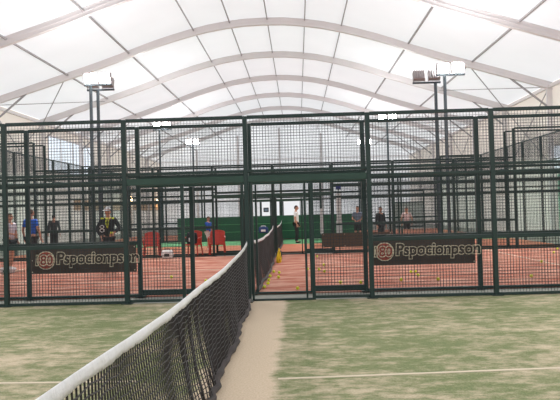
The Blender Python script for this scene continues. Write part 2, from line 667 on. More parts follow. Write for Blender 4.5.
# glass ends of the courts
def glass_end(s, y0, y1, label):
    root = thing('glass_wall_screen', label, 'glass screen', (XN + s * 10.0, y0, 0), group='glass end screens of the courts')
    n = 5
    for i in range(n + 1):
        b = MB()
        yy = (y1 - y0) * i / n
        b.bevbox((0, yy, 2.0), (0.09, 0.07, 4.0), 0.006)
        b.build('post', 'green_paint', root)
    for i in range(n):
        a, c = (y1 - y0) * i / n + 0.04, (y1 - y0) * (i + 1) / n - 0.04
        b = MB()
        b.box((0, (a + c) / 2, 1.52), (0.012, c - a, 2.94))
        b.build('glass_pane', 'court_glass', root)
    b = MB()
    for z in (3.02, 3.97):
        b.box((0, (y1 - y0) / 2, z), (0.05, y1 - y0, 0.05))
    b.build('top_rail', 'green_paint', root)
    b = MB()
    for i in range(1, int((y1 - y0) / 0.05)):
        b.bar((0, i * 0.05, 3.05), (0, i * 0.05, 3.95), 0.005)
    for i in range(1, 18):
        b.bar((0, 0, 3.05 + i * 0.05), (0, y1 - y0, 3.05 + i * 0.05), 0.005)
    b.build('mesh_panel', 'wire', root)


glass_end(-1, F4 + 0.1, F5 - 0.1, 'greenish glass screen at the left end of the orange court')
glass_end(1, F4 + 0.1, F5 - 0.1, 'greenish glass screen at the right end of the orange court')
glass_end(-1, F6 + 0.1, 43.1, 'greenish glass screen farther back on the left')
glass_end(1, F6 + 0.1, 43.1, 'greenish glass screen farther back on the right')

# dark green windscreen on the far fence
b = MB()
cols = 120
rows = []
for j in range(7):
    z = 0.06 + 1.16 * j / 6
    rows.append([(-6.1 + 9.3 * i / cols, F5 - 0.07 + 0.012 * math.sin(i * 0.7 + j) * (1 - j / 6), z) for i in range(cols + 1)])
b.grid(rows)
b.grid([[(p[0], p[1] + 0.008, p[2]) for p in r] for r in rows])
ws = tag(b.build('windscreen', 'windscreen'), 'dark green windscreen sheet stretched along the far fence', 'windscreen')
b = MB()
for z in (0.45, 0.83):
    b.box((-1.45, F5 - 0.088, z), (9.3, 0.006, 0.02))
b.build('seam', 'green_floor', ws)


# ------------------------------------------------------------------ nets
def net(y0, y1, label, fine):
    L = y1 - y0
    root = thing('padel_net', label, 'net', (XN, y0, 0), group='nets between the court halves')
    rnd = random.Random(int(y0 * 10))

    def top(t):
        return 0.90 - 0.05 * math.sin(math.pi * min(1, t * 1.0)) + 0.085 * max(0, (t - 0.75) / 0.25) ** 2 + \
            (0.03 * max(0, (0.25 - t) / 0.25) if fine else 0.05 * max(0, (0.25 - t) / 0.25) ** 2)

    def dx(t, q):          # q: 0 at the band, 1 at the bottom
        y = t * L
        d = 0.11 * q ** 1.6 * (0.45 + 0.55 * math.sin(math.pi * min(1, t * 1.15)) if t < 0.9 else 0.4 * (1 - t) / 0.1 + 0.1)
        d += 0.012 * q * math.sin(y * 3.1 + 0.6) + 0.006 * q * math.sin(y * 7.3 + math.sin(y * 2)) + 0.008 * math.sin(y * 2.3)
        fold = math.exp(-((y - 3.9) / 0.8) ** 2) if fine else 0.3
        d += fold * 0.022 * q * math.sin(y * 15 + 2 * math.sin(y * 3))
        return d

    def P(t, q, zt, zb):
        return (dx(t, q), t * L, zt + (zb - zt) * q)

    nv = int(L / 0.042)
    nh = 20
    b = MB()
    S = 0.0076 if fine else 0.006
    ts = []
    for i in range(nv + 1):
        y = L * i / nv
        y += 0.035 * math.sin(y * 4.2) * (1.0 if fine else 0.5)
        ts.append(min(max(y / L, 0), 1))
    for t in ts:
        pts = [P(t + 0.0015 * math.sin(k * 1.3 + t * 40), k / 8, top(t) - 0.05, 0.03) for k in range(9)]
        b.tube(pts, S / 2 * 1.15, 4, cap=False)
    for k in range(1, nh + 1):
        q = k / (nh + 0.6)
        pts = []
        for i in range(0, nv + 1, 1 if fine else 3):
            t = ts[i]
            p = P(t, q, top(t) - 0.05, 0.03)
            pts.append((p[0] + 0.003, p[1], p[2] + 0.006 * math.sin(i * 0.9 + k)))
        b.tube(pts, S / 2 * 1.15, 4, cap=False)
    b.build('netting', 'net_black', root)
    # white band folded over the headline
    b = MB()
    rows = []
    n = 260 if fine else 60
    for i in range(n + 1):
        t = i / n
        z = top(t)
        x = dx(t, 0)
        w = 0.0045 + 0.0015 * math.sin(i * 0.8) + 0.001 * math.sin(i * 2.1)
        hh = 0.060 + 0.004 * math.sin(i * 0.37) + 0.002 * math.sin(i * 1.9)
        y = t * L
        rows.append([(x - w, y, z - hh), (x - w - 0.003, y, z - hh * 0.5), (x - w * 0.8, y, z - 0.003), (x, y, z),
                     (x + w * 0.8, y, z - 0.003), (x + w + 0.003, y, z - hh * 0.5), (x + w, y, z - hh)])
    b.grid(rows, close=True)
    b.build('band', 'band_white', root, smooth=True)
    # dark hem bunched up on the floor
    b = MB()
    rows = []
    n = 150 if fine else 40
    for i in range(n + 1):
        t = i / n
        x = dx(t, 1) + 0.01
        rr = 0.030 + 0.005 * math.sin(i * 0.35) + 0.004 * math.sin(i * 0.83 + 1)
        yy = t * L
        rows.append([(x + rr * (1.0 + 0.25 * math.sin(i * 0.9 + a)) * math.cos(a), yy,
                      0.004 + rr + rr * (1.0 + 0.2 * math.cos(i * 1.3 + 2 * a)) * math.sin(a) * 0.95) for a in [2 * math.pi * k / 9 for k in range(9)]])
    b.grid([[(p[0], p[1], max(0.003, p[2])) for p in r] for r in rows], close=True)
    b.build('hem', 'net_skirt', root, smooth=True)
    # vertical gathers where the netting is tied up
    if fine:
        for (yy, lean) in ((3.55, 0.10), (3.95, 0.02), (4.35, 0.16), (4.8, 0.02)):
            t = yy / L
            b = MB()
            pts = []
            for k in range(9):
                p = P(t + lean / L * k / 8, k / 8, top(t) - 0.05, 0.04)
                pts.append((p[0] + 0.004 * math.sin(k), p[1], p[2]))
            b.tube(pts, [0.005 + 0.004 * math.sin(k * 1.1) ** 2 for k in range(9)], 6)
            b.build('gather', 'net_black', root, smooth=True)
    for yy in (0.0, L):
        b = MB()
        b.tube([(0, yy, 0), (0, yy, top(yy / L) + 0.01)], 0.028, 10)
        b.box((0, yy, 0.008), (0.14, 0.10, 0.016))
        b.build('net_post', 'green_paint', root)
    return root


net(0.7, F1 - 0.16, 'nearest black net with white band, on the green sanded court', True)
net(F2 + 0.16, F3 - 0.16, 'black net with white band crossing the red court', False)
net(F4 + 0.16, F5 - 0.2, 'farthest black net, on the orange court', False)


# ------------------------------------------------------------------ banners
def text_mesh(body, size, outline, M, parent, name, m, extr=0.0):
    cu = bpy.data.curves.new('t', 'FONT')
    cu.body = body
    cu.size = size
    cu.align_x = 'LEFT'
    if outline:
        cu.fill_mode = 'NONE'
        cu.bevel_depth = outline
        cu.bevel_resolution = 1
        cu.offset = size * 0.055
    else:
        cu.extrude = 0.002
    cu.shear = 0.06
    cu.space_character = 0.96
    o = bpy.data.objects.new('t', cu)
    C.objects.link(o)
    dg = bpy.context.evaluated_depsgraph_get()
    me = bpy.data.meshes.new_from_object(o.evaluated_get(dg))
    bpy.data.objects.remove(o)
    me.transform(M)
    me.materials.clear()
    me.materials.append(MATS[m])
    r = bpy.data.objects.new(name, me)
    C.objects.link(r)
    r.parent = parent
    return r


def banner(x0, x1, label):
    w, h = x1 - x0, 0.47
    root = thing('banner', label, 'banner', ((x0 + x1) / 2, F2 - 0.055, 0.455), group='brown lettered banners on the fence')
    b = MB()
    rows = []
    for j in range(7):
        rows.append([(-w / 2 + w * i / 40, 0.006 * math.sin(i * 0.5 + j * 0.3), h * j / 6) for i in range(41)])
    b.grid(rows)
    b.grid([[(p[0], p[1] + 0.004, p[2]) for p in r] for r in rows])
    b.build('sheet', 'banner_brown', root)
    face = Matrix.Rotation(R(90), 4, 'X')
    # round badge
    cx, cz, rr = -w / 2 + 0.27, 0.235, 0.165
    b = MB()
    n = 32
    for (ra, yy, mi) in ((rr, -0.010, 0), (rr * 0.90, -0.012, 1)):
        vs = [(cx + ra * math.cos(2 * math.pi * k / n), yy, cz + ra * math.sin(2 * math.pi * k / n)) for k in range(n)]
        vs += [(v[0], yy + 0.004, v[2]) for v in vs]
        b.add(vs, [tuple(range(n))] + [(k, (k + 1) % n, n + (k + 1) % n, n + k) for k in range(n)], mi)
    b.build('badge', ['cream_print', 'red_print'], root)
    text_mesh('180', 0.235, 0.0075, Matrix.Translation((cx - 0.215, -0.018, cz - 0.075)) @ face, root, 'number', 'cream_print')
    text_mesh('Pspocionpson', 0.275, 0.006, Matrix.Translation((cx + 0.19, -0.014, cz - 0.06)) @ face, root, 'lettering', 'cream_print')
    b = MB()
    for sx in (-1, 1):
        for zz in (0.03, h / 2, h - 0.03):
            b.ball((sx * (w / 2 - 0.03), -0.012, zz), 0.012, 1)
    b.build('eyelet', 'cream_print', root)


banner(XN - 4 + 0.06, XN - 2 - 0.05, 'brown banner lettered 180 on the left, below the person in the white cap')
banner(XN + 2 + 0.06, XN + 4 - 0.09, 'brown banner lettered 180 on the right, below the person in the pinkish shirt')
b = MB()
b.bevbox((0, 0, 0.235), (2.3, 0.012, 0.47), 0.004)
pb = thing('banner', 'plain dark brown banner low on the far fence, right of the doorway', 'banner', (1.92, F3 - 0.07, 0.20))
b.build('sheet', 'banner_plain', pb)
b = MB()
for sx in (-1.1, -0.4, 0.4, 1.1):
    for zz in (0.04, 0.43):
        b.ball((sx, -0.01, zz), 0.014, 1)
b.build('eyelet', 'cream_print', pb)


# ------------------------------------------------------------------ floodlight masts
def mast(x, y, h, bar, xo, facing, label, power=0.0, roof_fill=0.0, head=0.40):
    root = thing('floodlight_mast', label, 'floodlight', (x, y, 0), group='floodlight masts between the courts')
    b = MB()
    b.tube([(0, 0, 0), (0, 0, h)], 0.055, 12)
    b.box((0, 0, 0.01), (0.24, 0.24, 0.02))
    b.build('pole', 'mast_paint', root)
    b = MB()
    b.bevbox((xo, 0, h), (bar, 0.07, 0.06), 0.006)
    b.build('crossbar', 'mast_paint', root)
    for s in (-1, 1):
        c = Vector((xo + s * bar * 0.27, 0, h + 0.24))
        M = Matrix.Rotation(R(22 * facing), 3, 'X')
        b = MB()
        b.bevbox(c, (head, 0.20, 0.34), 0.03, 0, M)
        for k in range(5):
            b.box(c + M @ Vector((-head / 2 + head * (k + 0.5) / 5, facing * 0.13, 0)), (0.012, 0.08, 0.28), 0, M)
        b.bar((c.x - head / 2, c.y, c.z - 0.02), (c.x - head / 2, c.y, h), 0.02)
        b.bar((c.x + head / 2, c.y, c.z - 0.02), (c.x + head / 2, c.y, h), 0.02)
        f = b.build('floodlight', 'lamp_housing', root)
        b = MB()
        b.bevbox(c + M @ Vector((0, -facing * 0.105, 0)), (head * 0.88, 0.02, 0.29), 0.006, 0, M)
        b.build('lens', 'lens_lit', f)
        if power:
            ld = bpy.data.lights.new('floodlight_lamp', 'SPOT')
            ld.energy = power
            ld.spot_size = R(125)
            ld.spot_blend = 1.0
            ld.shadow_soft_size = 0.35
            ld.color = (1.0, 0.97, 0.93)
            lo = bpy.data.objects.new('floodlight_lamp', ld)
            C.objects.link(lo)
            lo.parent = root
            lo.location = c + M @ Vector((0, -facing * 0.5, 0))
            lo.rotation_euler = (R(38) if facing < 0 else R(-38), 0, 0)
    if roof_fill:  # extra point light added above the heads to brighten the roof
        ld = bpy.data.lights.new('added_roof_fill', 'POINT')
        ld.energy = roof_fill
        ld.shadow_soft_size = 0.3
        lo = bpy.data.objects.new('added_roof_fill', ld)
        C.objects.link(lo)
        lo.parent = root
        lo.location = (xo, -facing * 0.1, h + 0.75)
    return root


YM = 21.62
G = 'floodlight mast '
mast(-6.93, YM, 5.9, 0.95, 0.25, 1, G + 'on the left facing us with glaring lamps', 700, 260)
mast(-6.83, 22.08, 5.82, 0.95, 0.1, -1, G + 'on the left turned away, close behind the glaring one')
mast(5.03, YM, 5.85, 0.95, 0.2, 1, G + 'on the right facing us with glaring lamps', 700, 260)
mast(4.82, 22.08, 5.70, 0.95, -0.3, -1, G + 'on the right turned away, grey lamp backs showing')
mast(-6.95, 32.55, 5.75, 0.95, 0.15, 1, 'smaller lit floodlight mast farther back on the left', 600, 200)
mast(4.62, 32.55, 5.8, 0.95, 0.0, 1, 'smaller lit floodlight mast farther back on the right', 600, 200)
mast(-7.05, 43.6, 6.1, 0.95, 0.0, 1, 'farthest lit floodlight mast on the left, on a thin pole', 0, 200)
mast(4.6, 43.6, 5.75, 0.95, 0.0, 1, 'farthest lit floodlight mast on the right, behind the mesh above the doorway', 0, 200)
# unseen masts added at the same spacing to light the green court
mast(-6.95, 10.95, 6.0, 0.95, 0.0, 1, G + 'added out of view at the far left corner of the green court', 420)
mast(5.25, 10.95, 6.0, 0.95, 0.0, 1, G + 'added out of view at the far right corner of the green court', 420)
mast(-6.95, -0.1, 6.0, 0.95, 0.0, -1, G + 'added out of view at the near left corner of the green court', 420)
mast(5.25, -0.1, 6.0, 0.95, 0.0, -1, G + 'added out of view at the near right corner of the green court', 420)

# warm wall lamps, far left
for (yy, lab) in ((50.5, 'warm wall lamp on the left wall, the nearer of two'), (62.0, 'warm wall lamp on the left wall, the farther of two')):
    t = thing('wall_lamp', lab, 'lamp', (XL + 0.10, yy, 2.72), group='wall lamps far left')
    b = MB()
    b.bevbox((0.0, 0, 0), (0.12, 0.2, 0.22), 0.02)
    b.build('mount', 'lamp_housing', t)
    b = MB()
    b.ball((0.30, 0, 0), 0.30, 2, 0, (1, 1.6, 0.8))
    b.build('lamp_shade', 'lamp_warm', t, smooth=True)


# ------------------------------------------------------------------ chairs
def chair(name):
    root = thing(name, None, 'chair')
    m = 'red_plastic'
    b = MB()
    rows = []
    for i in range(9):
        u = i / 8
        rows.append([(-0.23 + 0.46 * j / 8, -0.22 + 0.44 * u, 0.43 - 0.018 * math.sin(math.pi * j / 8) * math.sin(math.pi * u) - 0.02 * u) for j in range(9)])
    b.grid(rows)
    b.grid([[(p[0], p[1], p[2] - 0.02) for p in r] for r in rows])
    for s in (-1, 1):
        b.box((s * 0.23, 0, 0.41), (0.025, 0.45, 0.05))
    b.box((0, -0.22, 0.41), (0.47, 0.025, 0.05))
    b.box((0, 0.22, 0.39), (0.47, 0.025, 0.05))
    b.build('seat', m, root)
    b = MB()
    rows = []
    for j in range(9):
        a = -1 + 2 * j / 8
        rows.append([(a * 0.235, 0.22 + 0.10 * q - 0.04 * (a * a), 0.40 + q * (0.46 - 0.05 * a * a)) for q in (0, 0.3, 0.6, 0.85, 1.0)])
    b.grid(rows)
    b.grid([[(p[0], p[1] + 0.02, p[2]) for p in r] for r in rows])
    b.tube([(r[-1][0], r[-1][1] + 0.01, r[-1][2]) for r in rows], 0.018, 8)
    b.tube([(r[0] if False else (rows[0][k][0], rows[0][k][1], rows[0][k][2])) for k, r in enumerate(rows[:5])], 0.018, 8)
    b.tube([rows[-1][k] for k in range(5)], 0.018, 8)
    b.build('backrest', m, root)
    for sx in (-1, 1):
        b = MB()
        b.tube([(sx * 0.255, -0.20, 0.40), (sx * 0.27, -0.21, 0.62), (sx * 0.275, -0.10, 0.645), (sx * 0.265, 0.10, 0.65), (sx * 0.235, 0.23, 0.66)],
               0.02, 8)
        b.build('armrest', m, root)
        for sy in (-1, 1):
            b = MB()
            b.tube([(sx * 0.235, sy * 0.205, 0.42), (sx * 0.265, sy * 0.255, 0.0)], [0.028, 0.02], 8)
            b.build('leg', m, root)
    return root


ch = chair('plastic_chair')
spots = [(-5.02, 21.84, 0.15, 'red plastic chair farthest left, behind the fence posts'),
         (-3.62, 21.84, -0.2, 'red plastic chair in the middle with a dark bag on it'),
         (-2.78, 21.84, 0.05, 'red plastic chair right of the other two, in plain view left of the net')]
for i, (x, y, a, lab) in enumerate(spots):
    o = ch if i == 0 else copy_tree(ch)
    o.location = (x, y, -0.02)
    o.rotation_euler = (0, 0, a)
    tag(o, lab, 'chair', 'red plastic chairs')


# ------------------------------------------------------------------ bags, signs
def bag(name, loc, s, m, label, strap=True, m2='dark_cloth', group=None):
    root = thing(name, label, 'bag', loc)
    rnd = random.Random(len(label))
    bm = bmesh.new()
    bmesh.ops.create_cube(bm, size=1)
    bmesh.ops.subdivide_edges(bm, edges=bm.edges, cuts=3, use_grid_fill=True)
    for v in bm.verts:
        n = v.co.normalized() * 0.62
        v.co = v.co.lerp(n, 0.45)
        v.co += Vector((rnd.uniform(-1, 1), rnd.uniform(-1, 1), rnd.uniform(-1, 1))) * 0.035
        v.co = Vector((v.co.x * s[0], v.co.y * s[1], max(0, (v.co.z + 0.5)) * s[2]))
    b = MB()
    b.bm(bm)
    b.build('body', m, root, smooth=True)
    if strap:
        b = MB()
        b.tube([(-s[0] * 0.3, 0, s[2] * 0.85), (-s[0] * 0.2, 0, s[2] * 1.15), (s[0] * 0.2, 0, s[2] * 1.15), (s[0] * 0.3, 0, s[2] * 0.85)], 0.015, 6)
        b.build('strap', m2, root)
    b = MB()
    b.bevbox((0, -s[1] * 0.5, s[2] * 0.4), (s[0] * 0.5, 0.03, s[2] * 0.35), 0.01)
    b.build('pocket', 'white_cloth' if m == 'dark_cloth' else m2, root)
    return root


bag('sports_bag', (-3.63, 21.76, 0.415), (0.34, 0.22, 0.38), 'dark_cloth', 'dark bag with a pale patch lying on the middle red chair')
bag('sports_bag', (-4.32, 21.0, 0.0), (0.34, 0.24, 0.27), 'white_cloth', 'pale bag on the red floor between two red chairs')
bag('sports_bag', (-7.75, 16.9, 0.0), (0.34, 0.22, 0.16), 'white_cloth', 'small pale bag on the red floor behind the person in the lilac shirt', strap=False)
yb = thing('drawstring_bag', 'small bright yellow bag on the floor beside the far end of the second net', 'bag', (-0.58, 18.0, 0.0))
b = MB()
rows = []
for j, (z, w) in enumerate(((0.0, 0.05), (0.02, 0.085), (0.14, 0.085), (0.26, 0.06), (0.34, 0.035), (0.41, 0.012))):
    rows.append([(w * math.cos(a) * 0.8 + 0.008 * math.sin(3 * a + j) + z * 0.05, w * math.sin(a), z) for a in [2 * math.pi * k / 12 for k in range(12)]])
b.grid(rows, close=True)
b.build('body', 'yellow_cloth', yb, smooth=True)
b = MB()
b.tube([(0.015, -0.04, 0.33), (0.05, -0.05, 0.20), (0.03, -0.08, 0.05)], 0.008, 6)
b.build('strap', 'dark_cloth', yb)
bag('sports_bag', (-0.60, 19.2, 0.0), (0.16, 0.3, 0.26), 'dark_cloth', 'little dark bag behind the yellow bag at the far end of the second net', strap=False)
bag('hanging_bag', (-1.16, F3 - 0.16, 0.74), (0.30, 0.16, 0.20), 'navy_cloth', 'navy blue bag with a white pocket, above the white band of the second net', m2='white_cloth')


def strip_sign(x, y, z0, z1, w, label, plate=True, base=None):
    root = thing('post_sign', label, 'sign', (x, y, 0))
    b = MB()
    b.tube([(0, 0.03, 0), (0, 0.03, z1 + (0.3 if plate else 0))], 0.02, 8)
    b.build('pole', 'green_paint', root)
    b = MB()
    b.bevbox((0, 0, (z0 + z1) / 2), (w, 0.03, z1 - z0), 0.006)
    b.bevbox((0, -0.002, z0 + (z1 - z0) * 0.23), (w * 1.25, 0.036, (z1 - z0) * 0.42), 0.006)
    b.build('strip', 'white_plastic', root)
    if plate:
        b = MB()
        b.bevbox((0, -0.01, z1 + 0.20), (0.17, 0.02, 0.13), 0.004)
        b.build('plate', 'blue_sign', root)


strip_sign(1.40, 22.1, 0.32, 2.0, 0.16, 'tall white strip with a small blue plate above, right of the doorway')
strip_sign(0.80, 22.1, 0.62, 1.5, 0.10, 'narrow white strip on a pole, just right of the doorway', plate=False)
nb = thing('notice_board', 'small dark framed notice above the dark green windscreen', 'sign', (-1.6, F5 - 0.06, 1.52))
b = MB()
b.bevbox((0, 0, 0), (0.26, 0.03, 0.22), 0.006)
b.build('frame', 'dark_cloth', nb)
b = MB()
b.box((0, -0.018, 0), (0.17, 0.006, 0.12))
b.build('sheet', 'slate_cloth', nb)
# pale glazed screen on the right, beyond the far fence
gs = thing('glazed_screen', 'pale bluish glazed screen in a dark frame, behind the person in the pinkish shirt', 'screen', (5.75, F6 + 0.6, 0))
b = MB()
for xx in (-0.82, 0.82):
    b.bar((xx, 0, 0), (xx, 0, 2.35), 0.07)
for zz in (0.45, 1.72, 2.3):
    b.bar((-0.82, 0, zz), (0.82, 0, zz), 0.07)
b.build('frame', 'green_paint', gs)
b = MB()
b.box((0, 0, 1.08), (1.56, 0.012, 1.2))
b.build('pane', 'white_plastic', gs)


# ------------------------------------------------------------------ tennis balls
def make_ball():
    b = MB()
    b.ball((0, 0, 0), 0.033, 3)
    pts = []
    for k in range(33):
        a = 2 * math.pi * k / 32
        p = Vector((math.cos(a) + 0.35 * math.cos(3 * a), math.sin(a) - 0.35 * math.sin(3 * a), 1.0 * math.sin(2 * a)))
        pts.append(p.normalized() * 0.0325)
    b.tube(pts, 0.0018, 5, 1, cap=False)
    return b.build('tennis_ball', ['ball_yellow', 'ball_seam'], smooth=True)


def ground(px, py, h=0.0):
    """floor point seen at a pixel of the 560x400 photograph (used once, to read positions off it)"""
    v = Vector(((px - 280) / FPX, -(py - 200) / FPX, -1)).normalized()
    d = cam.matrix_world.to_3x3() @ v
    t = (h - CAM_Z) / d.z
    return d.x * t, d.y * t


BALLS = [
    (261, 287, 'tennis ball nearest to us in the row along the second net'),
    (264.7, 283.3, 'second nearest tennis ball in the row along the second net'),
    (265.7, 279.8, 'third tennis ball in the row along the second net'),
    (267.2, 276, 'fourth tennis ball in the row along the second net'),
    (271, 271.6, 'farthest tennis ball in the row along the second net'),
    (278.6, 277, 'tennis ball right of the net row, the nearer of two'),
    (279.2, 272.5, 'tennis ball right of the net row, the farther of two'),
    (297.6, 288.2, 'tennis ball lying just inside the open doorway, left of its thin post'),
    (307.5, 269, 'tennis ball right beside the thin doorway post'),
    (317.2, 256.5, 'tennis ball at the far edge of the red court right of the doorway'),
    (323.8, 264.8, 'farthest of three tennis balls behind the doorway mesh'),
    (319, 269.2, 'left one of three tennis balls behind the doorway mesh'),
    (324.5, 271.2, 'nearest of three tennis balls behind the doorway mesh'),
    (340.5, 282.3, 'tennis ball alone behind the middle of the doorway mesh'),
    (331.6, 287.2, 'tennis ball close behind the bottom rail of the doorway mesh'),
    (360.7, 282.2, 'tennis ball left of the double post, behind the doorway mesh'),
    (401.2, 279.5, 'tennis ball below the number on the right banner'),
    (415.3, 271.4, 'farthest of three tennis balls just below the right banner'),
    (418, 275.0, 'nearest of three tennis balls just below the right banner'),
    (411, 271.8, 'leftmost of three tennis balls just below the right banner'),
    (438, 279.0, 'tennis ball alone below the middle of the right banner'),
    (531.4, 275.8, 'nearest tennis ball at the right side of the red court'),
    (541.5, 261.4, 'second nearest tennis ball at the right side of the red court'),
    (553.8, 252.3, 'tennis ball far right, near the court edge'),
    (557.5, 248.6, 'farthest tennis ball at the right edge of the view'),
    (171.5, 277, 'tennis ball on the red court behind the left mesh panel'),
    (206, 280.6, 'tennis ball left of the second net, near the white band'),
]
tb = make_ball()
for i, (px, py, lab) in enumerate(BALLS):
    o = tb if i == 0 else tb.copy()
    if i:
        C.objects.link(o)
    x, y = ground(px, py, 0.033)
    y = min(max(y, F2 + 0.12), 21.2) if y < 21.6 else y
    if i < 5:
        x += 0.065
    o.location = (x, y, 0.034)
    o.rotation_euler = (i * 1.3, i * 0.7, i * 2.1)
    tag(o, 'yellow ' + lab, 'ball', 'tennis balls on the red court')


# ------------------------------------------------------------------ people
def skin(b, verts, edges, radii, mi=0, sub=2):
    me = bpy.data.meshes.new('tmp')
    me.from_pydata(verts, edges, [])
    o = bpy.data.objects.new('tmp', me)
    C.objects.link(o)
    o.modifiers.new('skin', 'SKIN')
    s = o.modifiers.new('sub', 'SUBSURF')
    s.levels = s.render_levels = sub
    for i, r in enumerate(radii):
        me.skin_vertices[0].data[i].radius = r if isinstance(r, tuple) else (r, r)
        me.skin_vertices[0].data[i].use_root = (i == 0)
    dg = bpy.context.evaluated_depsgraph_get()
    em = bpy.data.meshes.new_from_object(o.evaluated_get(dg))
    b.add([v.co.copy() for v in em.vertices], [tuple(p.vertices) for p in em.polygons], mi)
    bpy.data.objects.remove(o)
    bpy.data.meshes.remove(em)


def head(b, c, yaw=0.0):
    """face towards -Y, then turned by yaw"""
    M = Matrix.Rotation(yaw, 3, 'Z')
    bm = bmesh.new()
    bmesh.ops.create_icosphere(bm, subdivisions=3, radius=1)
    for v in bm.verts:
        p = v.co
        x, y, z = p.x * 0.076, p.y * 0.096, p.z * 0.116
        if p.z < 0:                                    # jaw
            x *= 1 + 0.28 * p.z
            y = y * (1 + 0.18 * p.z) - (0.012 if p.y < 0 else 0) * -p.z
        if p.y < -0.7 and -0.1 < p.z < 0.25:
            y += 0.008 * (abs(p.x) > 0.22)             # eye sockets
        v.co = Vector((x, y, z))
    b.bm(bm, c, 0, M)
    C_ = Vector(c)
    at = lambda x, y, z: C_ + M @ Vector((x, y, z))
    b.tube([at(0, -0.088, 0.02), at(0, -0.104, -0.008), at(0, -0.112, -0.026), at(0, -0.092, -0.034)], [0.009, 0.012, 0.017, 0.010], 8)   # nose
    for s in (-1, 1):
        b.ball(at(s * 0.031, -0.083, 0.012), 0.012, 1, 1)                                                     # eyes
        b.tube([at(s * 0.048, -0.082, 0.030), at(s * 0.03, -0.093, 0.035), at(s * 0.014, -0.092, 0.031)], 0.005, 5, 1)   # brows
        b.ball(at(s * 0.076, 0.01, -0.005), 0.03, 1, 0, (0.35, 0.6, 1), M)                                    # ears
    b.tube([at(-0.024, -0.078, -0.058), at(0, -0.092, -0.060), at(0.024, -0.078, -0.058)], [0.004, 0.008, 0.004], 6, 2)


def hand(b, wrist, tip_dir, palm_side):
    """five bent fingers rooted in a palm; tip_dir along the fingers, palm_side towards the thumb"""
    w = Vector(wrist)
    d = Vector(tip_dir).normalized()
    s = Vector(palm_side)
    s = (s - d * s.dot(d)).normalized()
    n = d.cross(s)
    skin(b, [w - d * 0.02, w + d * 0.035, w + d * 0.085], [(0, 1), (1, 2)], [0.028, 0.034, 0.030], 0, 1)
    for k, (off, L) in enumerate(((0.030, 0.072), (0.010, 0.082), (-0.010, 0.076), (-0.029, 0.058))):
        a = w + d * 0.08 + s * off
        p = a + d * L * 0.45 + n * 0.006
        q = p + d * L * 0.32 + n * 0.018
        r = q + d * L * 0.18 + n * 0.022
        b.tube([a - d * 0.03, a, p, q, r], [0.010, 0.010, 0.009, 0.008, 0.006], 6)
    a = w + d * 0.03 + s * 0.022
    b.tube([a, a + s * 0.026 + d * 0.022, a + s * 0.036 + d * 0.05 + n * 0.008, a + s * 0.034 + d * 0.07 + n * 0.014], [0.013, 0.012, 0.010, 0.007], 6)


